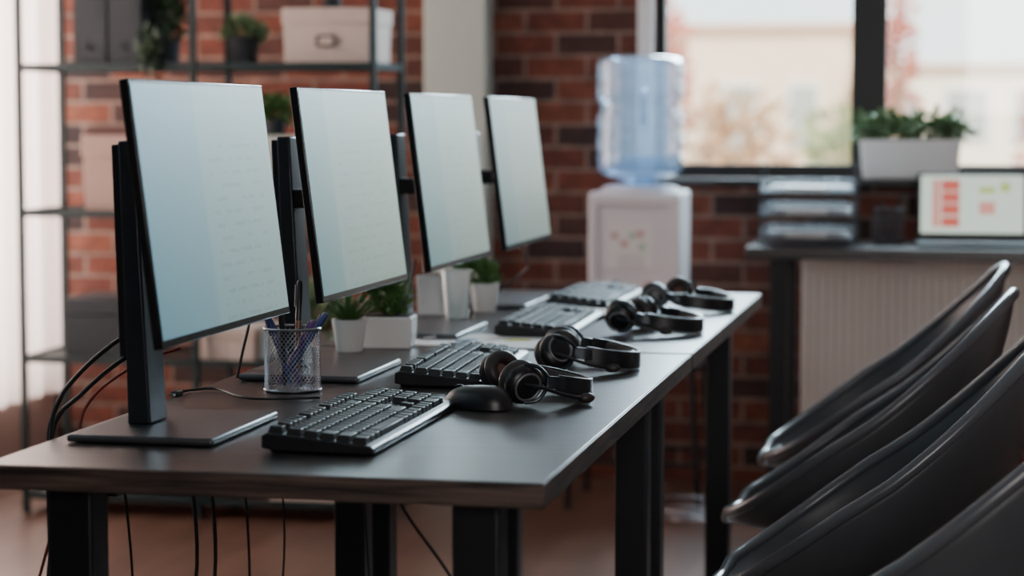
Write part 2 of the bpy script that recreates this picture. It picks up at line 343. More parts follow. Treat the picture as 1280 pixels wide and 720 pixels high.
# ------------------------------------------------------------ desks
DW = .69; DT = .75
def make_desk(label, y0, y1):
    L = y1-y0; H = DT-FZ
    t = thing('desk', label, 'desk', (-DW/2, (y0+y1)/2, FZ), 0, 'dark desks joined end to end')
    MB().box((0, 0, H-.0145), (DW-.006, L-.006, .029)).build('tabletop', M['desk'], t, bevel=.0015)
    for s in (-1, 1):
        MB().box((0, s*(L/2-.0015), H-.0150), (DW, .003, .0285)).build('edge_band', M['edge'], t, bevel=.0012)
        MB().box((s*(DW/2-.0015), 0, H-.0150), (.003, L-.006, .0285)).build('edge_band', M['edge'], t, bevel=.0012)
    for sx in (-1, 1):
        for sy in (-1, 1):
            MB().bb((sx*(DW/2-.092)-.028, sy*(L/2-.08)-.028, 0), (sx*(DW/2-.092)+.028, sy*(L/2-.08)+.028, H-.028)).build('leg', M['blackmetal'], t, bevel=.003)
    for sx in (-1, 1): MB().box((sx*(DW/2-.12), 0, H-.042), (.02, L-.22, .026)).build('support_rail', M['blackmetal'], t, bevel=.002)
    return t
make_desk('dark wood-grain desk nearest the camera carrying the pen cup', 0, 1.390)
make_desk('dark wood-grain desk beyond the first, in front of the water dispenser', 1.402, 2.76)

# ------------------------------------------------------------ monitors
BX = -.555
def make_monitor(label, y, smat):
    t = thing('monitor', label, 'monitor', (BX, y, DT), 0, 'slim monitors in a row on the desks')
    W, H = .508, .328; hc = Vector((.055, 0, .2990)); tilt = R(-7)
    MB().box((-.004, 0, .006), (.197, .27, .010)).build('base', M['base'], t, bevel=.004)
    MB().tube([(-.044, 0, .011), (-.048, 0, .13), (-.058, 0, .385)], [(.032, .016), (.032, .014), (.032, .011)], rect=True, up=(1,0,0)).build('neck', M['steel'], t, bevel=.003)
    MB().tube([(-.066, 0, .10), (-.074, 0, .38)], [(.027, .006), (.027, .006)], rect=True, up=(1,0,0)).build('neck_cover', M['black'], t, bevel=.002)
    MB().box((-.004, 0, .285), (.085, .055, .03)).build('mount', M['black'], t, bevel=.003); MB().box((.028, 0, .29), (.014, .11, .11)).build('mount_plate', M['black'], t, bevel=.003)
    MB().box((-.006, 0, 0), (.012, W, H)).build('bezel', M['bezel'], t, loc=hc, rot=(0, tilt, 0), bevel=.0015)
    b = MB(); b.add([(-.012, -W*.42, -H*.44), (-.012, W*.42, -H*.44), (-.012, W*.42, H*.40), (-.012, -W*.42, H*.40), (-.026, -W*.30, -H*.36), (-.026, W*.30, -H*.36), (-.026, W*.30, H*.25), (-.026, -W*.30, H*.25)],
        [(0,1,5,4),(1,2,6,5),(2,3,7,6),(3,0,4,7),(4,5,6,7)])
    b.build('back_cover', M['black'], t, loc=hc, rot=(0, tilt, 0), bevel=.003)
    MB().add([(0, -W/2+.005, -H/2+.010), (0, W/2-.005, -H/2+.010), (0, W/2-.005, H/2-.005), (0, -W/2+.005, H/2-.005)], [(0,1,2,3)]).build('screen', smat, t, loc=hc+Vector((.0006, 0, 0)), rot=(0, tilt, 0), smooth=False)
    return t
make_monitor('slim black monitor with faint text page, nearest of the row', .318, M['s1'])
make_monitor('slim black monitor, second of the row, directly behind the pen cup', .992, M['s2'])
make_monitor('slim black monitor, third of the row, beside the white planters', 1.672, M['s3'])
make_monitor('slim black monitor at the far end of the row', 2.342, M['s4'])

# ------------------------------------------------------------ keyboards
U = .0190; UY = .0210
keymesh = {}
def keyobj(wu, x, y, z, parent, hd=1):
    k = (wu, hd)
    if k not in keymesh:
        keymesh[k] = MB().frust((0,0,0), (U*wu-.0014, UY*hd-.0014), (U*wu-.0056, UY*hd-.0056), .0088).build('key', M['key'], parent).data
        bpy.data.objects.remove([o for o in bpy.data.objects if o.data == keymesh[k]][0])
    o = bpy.data.objects.new('key', keymesh[k]); col.objects.link(o); o.parent = parent; o.location = (x, y, z); o.rotation_euler = (R(4.5), 0, 0)
    b = o.modifiers.new('bevel', 'BEVEL'); b.width = .0008; b.segments = 2
    return o
def make_keyboard(label, loc, rz):
    t = thing('keyboard', label, 'keyboard', loc, rz, 'black keyboards along the desks')
    L = .445; D = .145
    prof = [(-D/2, .002), (-D/2, .009), (-D/2+.005, .0125), (D/2-.008, .0255), (D/2, .022), (D/2, .006), (D/2-.02, .003)]
    vs = [(x, y, z) for x in (-L/2, L/2) for y, z in prof]; n = len(prof)
    MB().add(vs, [list(range(n)), [n+i for i in range(n)][::-1]]+[(i, i+n, (i+1) % n+n, (i+1) % n) for i in range(n)]).build('case', M['black'], t, bevel=.002)
    rows = [
      ([1,None,1,1,1,1,None,1,1,1,1,None,1,1,1,1], 3, 0), ([1]*13+[2], 3, 4), ([1.5]+[1]*12+[1.5], 3, 4), ([1.75]+[1]*11+[2.25], 0, 4),
      ([2.25]+[1]*10+[2.75], -1, 4), ([1.25]*3+[6.25]+[1.25]*4, 3, 3)]
    x0 = -L/2+.008; ytop = D/2-.0155
    for ri, (main, nav, num) in enumerate(rows):
        y = ytop-ri*UY-(.003 if ri else 0); z = .0125+(y+D/2-.005)/(D-.013)*.013-.001
        x = x0
        for k in main:
            if k is None: x += U*(2/3); continue
            keyobj(k, x+U*k/2, y, z, t); x += U*k
        xn = x0+15.25*U
        if nav == -1: keyobj(1, xn+1.5*U, y, z, t)
        else:
            for i in range(nav): keyobj(1, xn+(i+.5)*U, y, z, t)
        xm = xn+3.25*U
        if num == 3: keyobj(2, xm+U, y, z, t); keyobj(1, xm+2.5*U, y, z, t)
        else:
            for i in range(num): keyobj(1, xm+(i+.5)*U, y, z, t)
    for sx in (-1, 1): MB().box((sx*.19, D/2-.012, .0035), (.03, .012, .007)).build('foot', M['black'], t, bevel=.001)
    return t
kb = make_keyboard('full-size black keyboard in front of the nearest monitor', (-.314, .375, DT), R(90))
place(kb, 'black keyboard beyond the mouse, in front of the second monitor', (-.332, 1.05, DT), R(93))
place(kb, 'black keyboard in front of the third monitor beside a loose sheet', (-.335, 1.83, DT), R(91))
place(kb, 'black keyboard in front of the farthest monitor', (-.345, 2.45, DT), R(89))

# ------------------------------------------------------------ mouse
t = thing('mouse', 'black computer mouse lying before the nearest headset', 'mouse', P(597, 510), R(155))
vs = []; fs = []; nn = 24; mm = 10
for i in range(mm+1):
    a = PI/2*i/mm
    for k in range(nn):
        b = 2*PI*k/nn; x = .058*math.cos(b)*math.cos(a)**.6 if i < mm else 0; y = .032*math.sin(b)*(1-.12*math.cos(b))*math.cos(a)**.6 if i < mm else 0
        vs.append((x, y, .031*math.sin(a)*(1-.22*math.cos(b)*math.cos(a))+.002))
for i in range(mm):
    for k in range(nn): fs.append((i*nn+k, i*nn+(k+1) % nn, (i+1)*nn+(k+1) % nn, (i+1)*nn+k))
fs.append(list(range(nn))[::-1])
MB().add(vs, fs).build('mouse_body', M['black'], t, angle=60)
MB().lathe([(.0105, -.003), (.0115, 0), (.0105, .003)], (.032, 0, .021), 20, AX_Y).build('scroll_wheel', M['steel'], t)
MB().tube([(.057, 0, .015), (.044, 0, .0235), (.008, 0, .0325)], .0007, 6).build('button_seam', M['cushion'], t)

# ------------------------------------------------------------ headsets
def make_headset(label, loc, rz, yaw=(0, 0), roll=(0, 0), reach=.092, dip=.014, wide=.076, boom=1):
    t = thing('headset', label, 'headset', loc, rz, 'black call headsets lying on the desks')
    cw = wide-.006; K = .90
    for s in (-1, 1):
        q = 0 if s < 0 else 1
        c = Vector((0, s*cw, .0335)); mx = (Matrix.Rotation(R(yaw[q]), 4, 'Z') @ Matrix.Rotation(R(roll[q]), 4, 'X') @ (AX_Y if s > 0 else AX_YN)) @ Matrix.Scale(K, 4)
        cup = MB().lathe([(.026, -.004), (.032, -.002), (.034, .006), (.031, .013), (.022, .018), (.012, .020), (.0001, .0202)], c, 36, mx).build('ear_cup', M['black'], t)
        tr_ = [(.0225+.0020*math.cos(a), .0185+.0020*math.sin(a)) for a in [2*PI*k/10 for k in range(10)]]; vv = []
        for rr_, zz in tr_:
            for k in range(36): vv.append((rr_*math.cos(2*PI*k/36), rr_*math.sin(2*PI*k/36), zz))
        MB().add(vv, [(i*36+k, i*36+(k+1) % 36, ((i+1) % 10)*36+(k+1) % 36, ((i+1) % 10)*36+k) for i in range(10) for k in range(36)], Matrix.Translation(c) @ mx).build('cup_ring', M['ringm'], cup, angle=180)
        tor = [(.0235+.0112*math.cos(a), -.013+.0125*math.sin(a)) for a in [2*PI*k/14 for k in range(14)]]
        vs2 = []; n2 = 36
        for rr_, zz in tor:
            for k in range(n2): vs2.append((rr_*math.cos(2*PI*k/n2), rr_*math.sin(2*PI*k/n2), zz))
        fs2 = [(i*n2+k, i*n2+(k+1) % n2, ((i+1) % 14)*n2+(k+1) % n2, ((i+1) % 14)*n2+k) for i in range(14) for k in range(n2)]
        MB().add(vs2, fs2, Matrix.Translation(c) @ mx).build('ear_cushion', M['cushion'], t, angle=180)
        MB().lathe([(.016, -.007), (.016, -.006), (.0001, -.0055)], c, 24, mx).build('speaker_cloth', M['cloth'], t)
        o_ = s*.012
        yk = spline([c+Vector((0, o_, .028)), c+Vector((.020, s*.018, .024)), c+Vector((.036, s*.012, .003)), c+Vector((.020, s*.018, -.022)), c+Vector((0, o_, -.027))], 6)
        MB().tube(yk, .0030, 8).build('yoke', M['steel'], t)
        MB().tube(spline([c+Vector((.032, s*.012, .002)), c+Vector((.048, s*.010, 0)), c+Vector((.062, s*.004, -.003))], 5), (.0038, .0090), rect=True, up=UP).build('slider', M['steel'], t, bevel=.001)
    pts = []
    for k in range(33):
        a = PI*(k/32-.5); pts.append((.050+reach*math.cos(a), wide*math.sin(a), .0310-dip*math.cos(a)))
    MB().tube(pts, (.0032, .0140), rect=True, up=UP).build('headband', M['black'], t, bevel=.0014)
    pts = []
    for k in range(21):
        a = PI*(.72*(k/20-.5)); pts.append((.041+reach*math.cos(a), (wide-.007)*math.sin(a), .0310-dip*math.cos(a)))
    MB().tube(pts, (.0075, .0135), 12, up=UP).build('headband_pad', M['cushion'], t)
    y = -(cw+.022)
    mic = spline([(-.002, y, .034), (.020, y-.008, .030), (.055, y-.004, .018), (.088, y+.012, .010)], 6) if boom else spline([(-.002, y, .030), (-.024, y-.006, .022), (-.050, y+.005, .014), (-.072, y+.02, .010)], 6)
    mb_ = MB().tube(mic, .0028, 8).build('microphone_boom', M['black'], t)
    e = mic[-1]; MB().ball((e.x+(.006 if boom else -.006), e.y+.002, e.z), (.013, .008, .0075), 8).build('microphone_tip', M['cushion'], mb_)
    return t
make_headset('black headset beside the mouse, nearest of four', P(638, 500), R(26), (16, 20), (16, -20), .070)
make_headset('black headset beside the keyboard at the joint of the desks', P(698, 460), R(6), (38, 4), (-24, 20), .084, boom=1)
make_headset('black headset on the second desk beside the white notebook', P(790, 414), R(-10), (10, -20), (28, 10), .090)
make_headset('black headset farthest along, by the far corner of the desk', P(834, 387), R(-14), (24, 8), (0, -24), .098, wide=.080, boom=0)

# ------------------------------------------------------------ pen cup and pens
pc = P(366, 488); pc = Vector((pc.x, pc.y, DT))
t = thing('pen_cup', 'silver wire mesh pen cup holding pens before the second monitor', 'pen cup', pc)
vs = []; fs = []; NJ = 40; NI = 22; Rr = .0425; Hh = .094
for i in range(NI+1):
    for j in range(NJ):
        a = 2*PI*(j+(.5 if i % 2 else 0))/NJ; vs.append((Rr*math.cos(a), Rr*math.sin(a), .002+Hh*i/NI))
for i in range(NI-1):
    for j in range(NJ):
        o = 0 if i % 2 == 0 else 1
        fs.append((i*NJ+j, (i+1)*NJ+(j+o) % NJ, (i+2)*NJ+j, (i+1)*NJ+(j+o-1) % NJ))
o = MB().add(vs, fs).build('mesh_wall', M['wire'], t, smooth=False); wm = o.modifiers.new('wire', 'WIREFRAME'); wm.thickness = .0010; wm.use_replace = True
ring = lambda r, z: [(r*math.cos(2*PI*k/40), r*math.sin(2*PI*k/40), z) for k in range(40)]
MB().tube(ring(Rr, Hh+.002), .0022, 8, closed=True).build('rim', M['wire'], t)
MB().tube(ring(Rr, .003), .0022, 8, closed=True).build('bottom_ring', M['wire'], t)
MB().lathe([(Rr, .001), (Rr, .0025), (.0001, .0025)], n=40).build('cup_base', M['wire'], t)
pens = [(.012, .010, -.033, .010, .136, 'penv', 'violet pen leaning left in the wire cup'), (.004, -.014, -.026, -.018, .126, 'penb', 'blue pen leaning at the front left of the wire cup'),
        (.002, .012, .002, .024, .162, 'pend', 'brown pen standing tallest in the wire cup'), (-.008, -.012, -.010, -.020, .152, 'penk', 'black pen standing upright in the wire cup'),
        (-.022, .004, .036, .006, .136, 'penb', 'blue pen leaning far right in the wire cup'), (-.024, -.008, .031, -.016, .124, 'penv', 'violet pen crossing towards the right rim of the cup')]
for x0, y0, x1, y1, L, mm_, lb in pens:
    a = Vector((x0, y0, .005)); b = Vector((x1, y1, Hh)); d = (b-a).normalized(); e = a+d*L
    t = thing('pen', lb, 'pen', pc, 0, 'pens in the wire cup')
    MB().tube([a+d*.004, a+d*.012, a+d*(L*.62)], [.0012, .0038, .0042], 10).build('barrel', M[mm_], t)
    MB().tube([a+d*(L*.62), e-d*.004, e], [.0047, .0046, .003], 10).build('cap', M[mm_] if mm_ != 'pend' else M['penk'], t)
    sd = d.cross(Vector((0, 1, 0))).normalized()*.0062
    MB().tube([e-d*.006+sd, e-d*.040+sd], (.0008, .0018), rect=True).build('clip', M['chrome'], t)

# ------------------------------------------------------------ desk plants & papers
def pot(mb, r0, r1, h, n=36):
    mb.lathe([(r0*.9, 0), (r0, .003), (r1, h), (r1-.003, h), (r1-.006, h-.01), (.0001, h-.012)], n=n)
p = P(437, 439); t = thing('potted_succulent', 'spiky succulent in a small round white pot between monitors', 'potted plant', (p.x, p.y, DT))
b = MB(); pot(b, .024, .032, .058); b.build('pot', M['white'], t); MB().lathe([(.027, .048), (.027, .052), (.0001, .054)]).build('soil', M['soil'], t)
b = MB(); blades(b, (0, 0, .050), 28, .068, .0080, 1.10, .35, .1); b.build('leaves', M['leaf'], t)
p = P(487, 434); t = thing('planter', 'white rectangular planter with bushy grass plant beside the succulent', 'potted plant', (p.x, p.y, DT), R(6))
b = MB(); b.frust((0, 0, 0), (.086, .070), (.092, .076), .058); b.build('pot', M['white'], t, bevel=.004)
MB().box((0, 0, .0585), (.078, .062, .003)).build('soil', M['soil'], t)
b = MB(); leaves(b, (-.010, .01, .092), (.046, .045, .038), 300, .016, .2); blades(b, (0, 0, .056), 46, .074, .0024, 1.15); b.build('leaves', M['leaf'], t, smooth=False)
p = P(541, 393); t = thing('planter', 'tall white square planter behind the third monitor', 'planter', (p.x, p.y, DT), R(4))
MB().frust((0, 0, 0), (.054, .054), (.060, .060), .085).build('pot', M['white'], t, bevel=.004); MB().box((0, 0, .0855), (.05, .05, .003)).build('soil', M['soil'], t)
p = P(571, 398); t = thing('drinking_cup', 'clear plastic cup beside the far white pots', 'cup', (p.x, p.y, DT))
MB().lathe([(.0001, .002), (.021, .002), (.029, .098), (.031, .100), (.0315, .098), (.0235, 0), (.0001, 0)]).build('cup_body', M['clear'], t)
MB().tube([(.031*math.cos(2*PI*k/32), .031*math.sin(2*PI*k/32), .100) for k in range(32)], .0015, 6, closed=True).build('rim', M['clear'], t)
p = P(602, 391); t = thing('potted_succulent', 'leafy green plant in a white pot beside the clear cup', 'potted plant', (p.x, p.y+.03, DT))
b = MB(); pot(b, .024, .031, .062); b.build('pot', M['white'], t); MB().lathe([(.026, .052), (.026, .055), (.0001, .057)]).build('soil', M['soil'], t)
b = MB(); leaves(b, (-.018, 0, .082), (.056, .04, .028), 300, .018, .2); b.build('leaves', M['leaf'], t, smooth=False)

def sheet(name, label, cat, c, w_, h_, rz, thick, m):
    t = thing(name, label, cat, (c.x, c.y, DT), rz)
    MB().box((0, 0, thick/2+.0005), (w_, h_, thick)).build('page', m, t)
    return t
t = sheet('printed_sheet', 'white printed sheet with coloured chart between two keyboards', 'paper', P(618, 427), .21, .297, R(84), .0015, M['paper'])
MB().lathe([(.026, .0021), (.026, .0025), (.0001, .0025)], (.02, -.04, 0)).build('pie_chart', M['ply'], t)
for i in range(4): MB().box((-.05+.02*i, .05, .0023), (.012, .02+.013*(i % 3), .0004)).build('chart_bar', M['plb'], t)
t = sheet('notebook', 'white paper notebook lying before the farthest keyboard', 'notebook', P(735, 393), .15, .21, R(66), .006, M['paper'])
MB().tube([(-.073, -.1, .006), (-.073, .1, .006)], .004, 8).build('spiral_binding', M['blackmetal'], t)
t = thing('ballpoint_pen', 'slim silver pen lying on the desk by the printed sheet', 'pen', P(552, 424), R(70))
MB().tube([(-.065, 0, .006), (-.058, 0, .006), (.06, 0, .006)], [.001, .0035, .004], 10).build('barrel', M['chrome'], t); MB().tube([(.06, 0, .006), (.07, 0, .006)], .0025, 8).build('button', M['black'], t)

# ------------------------------------------------------------ cables
def cable(label, pts, r=.0026, m='cable', name='cable', group=None, n=8):
    o = MB().tube(spline(pts, n), r, 8).build(name, M[m], angle=180); return tag(o, label, 'cable', group)
z0 = DT+.004; zf = FZ+.006
cable('black cable looping off the rear desk edge behind the nearest monitor', [(-.62, .47, .87), (-.665, .41, .865), (-.702, .33, .82), (-.712, .27, .775), (-.712, .25, .70), (-.70, .22, .45), (-.72, .18, .15), (-.74, .2, zf)], .0033, group='cables at the nearest monitor')
cable('second black cable loop hanging lower behind the nearest monitor', [(-.62, .48, .85), (-.67, .43, .835), (-.710, .36, .79), (-.722, .29, .75), (-.716, .27, .62), (-.73, .2, .3), (-.76, .1, zf)], .0033, group='cables at the nearest monitor')
cable('thin dark red cable hanging behind the desk at far left', [(-.62, .50, .84), (-.67, .46, .82), (-.712, .39, .775), (-.722, .35, .70), (-.74, .2, .45), (-.78, .1, .15), (-.80, .12, zf)], .0022, 'cabler')
a, b_, c_, d_ = P(228, 489, z0), P(268, 486, z0), P(312, 498, z0), P(400, 497, z0)
cable('black cable with plug trailing across the desk to the wire cup', [a, b_, c_, d_], .0020)
u = thing('cable_plug', 'small black plug end lying beside the nearest monitor base', 'plug', (a.x, a.y-.036, DT), 0)
MB().box((0, .012, .0042), (.011, .026, .0084)).build('plug_body', M['black'], u, bevel=.0015); MB().box((0, -.006, .0042), (.008, .012, .004)).build('contact', M['chrome'], u)
cable('black cable rising behind the second monitor base', [(-.660, .86, z0), (-.655, .87, .79), (-.658, .92, .84), (-.656, .96, .90)], .0024)
cable('black cable dangling below the third monitor', [(-.545, 1.56, .90), (-.54, 1.48, .84), (-.56, 1.50, .80), (-.67, 1.50, z0), (-.675, 1.62, z0)], .0024)
cable('black cable dangling below the farthest monitor', [(-.54, 2.38, .90), (-.50, 2.42, .84), (-.54, 2.50, .80), (-.60, 2.50, z0)], .0024)
hang = [((-.66, .62), 'cable', .0030), ((-.645, .66), 'cable', .0030), ((-.60, .86), 'cable', .0018), ((-.69, .44), 'cable', .0020), ((-.64, .80), 'cable', .0022)]
for i, ((x, y), m_, r_) in enumerate(hang):
    lb = ['thick black cable hanging beneath the nearest desk', 'thick black cable hanging beneath the nearest desk', 'thin black cable dangling under the desk near the middle legs', 'thin black cable under the desk, leftmost', 'curved black cable under the desk'][i]
    cable(lb, [(x, y, .715), (x+.01, y+.02, .5), (x-.02+.01*i, y, .25), (x-.01, y+.04+.03*i, zf)], r_, m_, group='thick cables under the desk' if i < 2 else None)
cable('green-grey cable slanting between the middle desk legs', [(-.55, 1.22, .70), (-.50, 1.25, .5), (-.38, 1.27, .30), (-.30, 1.28, zf)], .003)
cable('thin cable drooping below the desk joint', [(-.54, 1.15, .71), (-.53, 1.16, .4), (-.52, 1.2, .1), (-.5, 1.22, zf)], .002)

# ------------------------------------------------------------ chairs
def make_chair(label, loc, rz):
    t = thing('office_chair', label, 'chair', loc, rz, 'grey bucket chairs along the desks'); U5 = (0, 0, -FZ)
    NT, NR = 56, 16; vs = [(0.0, 0, .425)]; fs = []; idx = {}
    for j in range(1, NR+1):
        tt = j/NR
        for i in range(NT):
            a = 2*PI*i/NT; ca, sa = math.cos(a), math.sin(a); uu = (ca+1)/2
            rx = .252*abs(ca)**.90*(1 if ca > 0 else -1)
            ry = .245*(abs(sa)**.80)*(1 if sa > 0 else -1)*(1-.10*uu*uu)
            zr = .440+.408*uu**1.25 - (.014 if uu < .02 else 0)
            s = 1-(1-tt)**1.75; h = tt**(2.3+1.1*(1-uu))
            k = (s*.78+.22*tt**2.4) if ca > 0 else s
            curl = .014*max(0, (tt-.8)/.2)**2
            idx[(i, j)] = len(vs); vs.append(((rx*k)*(1+curl), ry*s*(1+curl*2), .425+(zr-.425)*h + (-.010*math.sin(tt*PI) if ca < 0 else 0)))
    for i in range(NT): fs.append((0, idx[(i, 1)], idx[((i+1) % NT, 1)]))
    for j in range(1, NR):
        for i in range(NT):
            k = min(i, NT-1-i)
            if k < 12 and 7 <= j < 11 and not (k > 9 and j not in (8, 9)): continue
            fs.append((idx[(i, j)], idx[(i, j+1)], idx[((i+1) % NT, j+1)], idx[((i+1) % NT, j)]))
    o = MB().add(vs, fs).build('seat_shell', M['shell'], t, loc=U5, angle=180)
    so = o.modifiers.new('solid', 'SOLIDIFY'); so.thickness = .013; so.offset = 0
    bv = o.modifiers.new('sub', 'SUBSURF'); bv.levels = 1; bv.render_levels = 1
    MB().tube([vs[idx[(i, NR)]] for i in range(NT)], (.0120, .0105), 10, closed=True).build('shell_rim', M['rim'], t, loc=U5, angle=180)
    MB().box((0, 0, .402), (.18, .16, .022)).build('tilt_mechanism', M['blackmetal'], t, loc=U5, bevel=.004)
    MB().tube([(.02, -.06, .392), (.03, -.19, .388), (.03, -.235, .392)], .005, 8).build('lever', M['blackmetal'], t, loc=U5)
    MB().lathe([(.024, .10), (.024, .26), (.015, .265), (.015, .445), (.0001, .445)], n=24).build('gas_column', M['chrome'], t)
    MB().lathe([(.034, .07), (.038, .08), (.036, .115), (.026, .125), (.0001, .125)], n=24).build('hub', M['black'], t)
    for k in range(5):
        a = 2*PI*k/5+.3; d = Vector((math.cos(a), math.sin(a), 0))
        MB().tube([d*.025+UP*.098, d*.14+UP*.085, d*.235+UP*.066], [(.020, .014), (.016, .011), (.012, .008)], rect=True, up=UP).build('leg', M['black'], t, bevel=.003)
        cs = MB(); mx = Matrix.Rotation(a+.8*k, 4, 'Z') @ AX_Y
        for s in (-.016, .006): cs.lathe([(.0001, 0), (.024, 0), (.026, .003), (.026, .008), (.024, .010), (.0001, .010)], d*.237+UP*.0265+(Matrix.Rotation(a+.8*k, 4, 'Z') @ Vector((0, s, 0))), 20, mx)
        cs.tube([d*.237+UP*.028, d*.237+UP*.066], .006, 8); cs.build('caster', M['black'], t)
    return t
ch = make_chair('charcoal bucket office chair farthest away, by the white radiator', (.300, 2.33, FZ), R(2))
place(ch, 'charcoal bucket office chair, second from the far end', (.300, 1.63, FZ), R(-4))
place(ch, 'charcoal bucket office chair, second from the camera', (.340, .99, FZ), R(-2))
place(ch, 'charcoal bucket office chair nearest the camera at lower right', (.45, .42, FZ), R(-20))

# ------------------------------------------------------------ metal rack and contents
RX0, RX1, RXM, RY0, RY1 = -2.36, -1.24, -1.80, 3.80, 4.12
SZ = [.012, .435, .885, 1.330, 1.775]
t = thing('shelving_rack', 'open dark metal shelving rack against the brick wall', 'shelf', ((RX0+RX1)/2, (RY0+RY1)/2, FZ))
ox, oy = (RX0+RX1)/2, (RY0+RY1)/2
for X in (RX0, RXM, RX1):
    for Y in (RY0, RY1):
        MB().box((X-ox, Y-oy, 1.04), (.020, .020, 2.08)).build('post', M['rack'], t, bevel=.002)
for z in SZ:
    z -= FZ
    s = MB().box((0, 0, z-.008), (RX1-RX0, RY1-RY0, .006)).build('shelf', M['rack'], t, bevel=.001)
    f = MB(); f.box((0, RY0-oy, z-.008), (RX1-RX0, .014, .022)); f.box((0, RY1-oy, z-.008), (RX1-RX0, .014, .022))
    for X in (RX0, RXM, RX1): f.box((X-ox, 0, z-.008), (.014, RY1-RY0, .022))
    f.build('shelf_rail', M['rack'], s, bevel=.001)
def SX(px, Y): return PY(px, 300, Y).x
def binder(label, px0, px1, z, Y=3.83, h=.32):
    x0, x1 = SX(px0, Y), SX(px1, Y); w_ = x1-x0-.004; t = thing('ring_binder', label, 'binder', ((x0+x1)/2, Y, z), 0, 'dark binders on the rack')
    b = MB(); b.box((0, .002, h/2), (w_, .004, h)); b.box((-w_/2+.002, .13, h/2), (.003, .26, h)); b.box((w_/2-.002, .13, h/2), (.003, .26, h)); b.build('cover', M['dgrey'], t, bevel=.001)
    MB().box((0, .125, h/2-.005), (w_-.016, .22, h-.03)).build('paper_block', M['paper'], t)
    MB().lathe([(.013, 0), (.013, .002), (.008, .002), (.008, 0)], (0, 0, .06), 20, AX_YN).build('finger_ring', M['dgrey'], t)
    MB().box((0, -.001, h*.62), (w_*.6, .001, h*.36)).build('spine_label', M['dgrey'], t)
binder('dark ring binder on the rack, left of the pair', 95, 137, SZ[3]-.005); binder('dark ring binder on the rack, right of the pair', 138, 180, SZ[3]-.005)
def storage(label, px0, px1, z, h, m, Y=3.83, depth=.26, cat='box', handle=True):
    x0, x1 = SX(px0, Y), SX(px1, Y); w_ = x1-x0; z -= .005
    t = thing('storage_box', label, cat, ((x0+x1)/2, Y+depth/2, z))
    MB().frust((0, 0, 0), (w_-.014, depth-.014), (w_-.008, depth-.008), h*.80).build('body', m, t, bevel=.003)
    MB().box((0, 0, h*.86), (w_, depth, h*.28)).build('lid', m, t, bevel=.004)
    if handle:
        y = -depth/2+.002
        MB().box((0, y-.001, h*.42), (.062, .003, .034)).build('label_holder', M['steel'], t, bevel=.001)
        MB().tube([(.030*math.cos(2*PI*k/24), y-.006, h*.42+.017*math.sin(2*PI*k/24)) for k in range(24)], .0025, 8, closed=True).build('handle', M['steel'], t)
        MB().box((0, y-.003, h*.42), (.05, .002, .024)).build('label_card', m, t)
    return t
storage('cream lidded storage box with oval metal handle on the upper shelf', 354, 464, SZ[3], .170, M['cream'])
storage('pinkish lidded box on the middle shelf, left bay', 103, 168, SZ[2], .235, M['pink'], handle=False)
storage('dark grey lidded box on the lower shelf, left bay', 76, 160, SZ[1], .185, M['dgrey'], handle=False)
storage('beige lidded box on the lower shelf, right bay', 245, 318, SZ[1], .10, M['cream'], handle=False)
storage('grey-green box on the middle shelf behind the second monitor', 325, 400, SZ[2], .235, M['pillar'], handle=False)
storage('pale box on the bottom shelf seen below the desk', 330, 420, SZ[0], .20, M['cream'], handle=False)
storage('dark box on the bottom shelf seen below the desk', 140, 236, SZ[0], .22, M['dgrey'], handle=False)
x = SX(415, 3.93); t = thing('small_tin', 'small dark tin on top of the cream storage box', 'tin', (x, 3.95, SZ[3]+.167)); MB().lathe([(.026, 0), (.028, .004), (.028, .05), (.0001, .05)]).build('tin_body', M['dgrey'], t); MB().lathe([(.030, .05), (.030, .058), (.0001, .060)]).build('lid', M['steel'], t)
x = SX(214, 3.95); t = thing('trailing_plant', 'trailing green plant in dark pot spilling down on the rack', 'potted plant', (x, 3.95, SZ[3]-.005))
b = MB(); pot(b, .030, .038, .09); b.build('pot', M['dgrey'], t)
b = MB(); leaves(b, (.012, -.02, .17), (.04, .06, .085), 240, .030, .2); leaves(b, (.0, -.170, .03), (.040, .012, .10), 150, .022, .1); b.build('leaves', M['leafd'], t, smooth=False)
x = SX(307, 3.93); t = thing('potted_plant', 'small leafy plant in dark grey pot beside the cream box', 'potted plant', (x, 3.93, SZ[3]-.005))
b = MB(); pot(b, .040, .050, .088); b.build('pot', M['dgrey'], t); b = MB(); leaves(b, (0, 0, .105), (.058, .05, .035), 220, .03, .2); b.build('leaves', M['leafp'], t, smooth=False)
x = SX(345, 3.93); t = thing('potted_plant', 'green plant in dark pot on the grey-green box', 'potted plant', (x, 3.93, SZ[2]-.005+.235))
b = MB(); pot(b, .03, .038, .05); b.build('pot', M['dgrey'], t); b = MB(); leaves(b, (0, 0, .075), (.055, .05, .04), 220, .03, .2); b.build('leaves', M['leaf'], t, smooth=False)
x = SX(398, 3.93); t = thing('potted_plant', 'yellow-green leafy plant on the lower shelf, right bay', 'potted plant', (x, 3.93, SZ[1]-.005))
b = MB(); pot(b, .045, .055, .09); b.build('pot', M['cream'], t); b = MB(); leaves(b, (0, 0, .15), (.08, .07, .08), 260, .04, .2); b.build('leaves', M['leafp'], t, smooth=False)

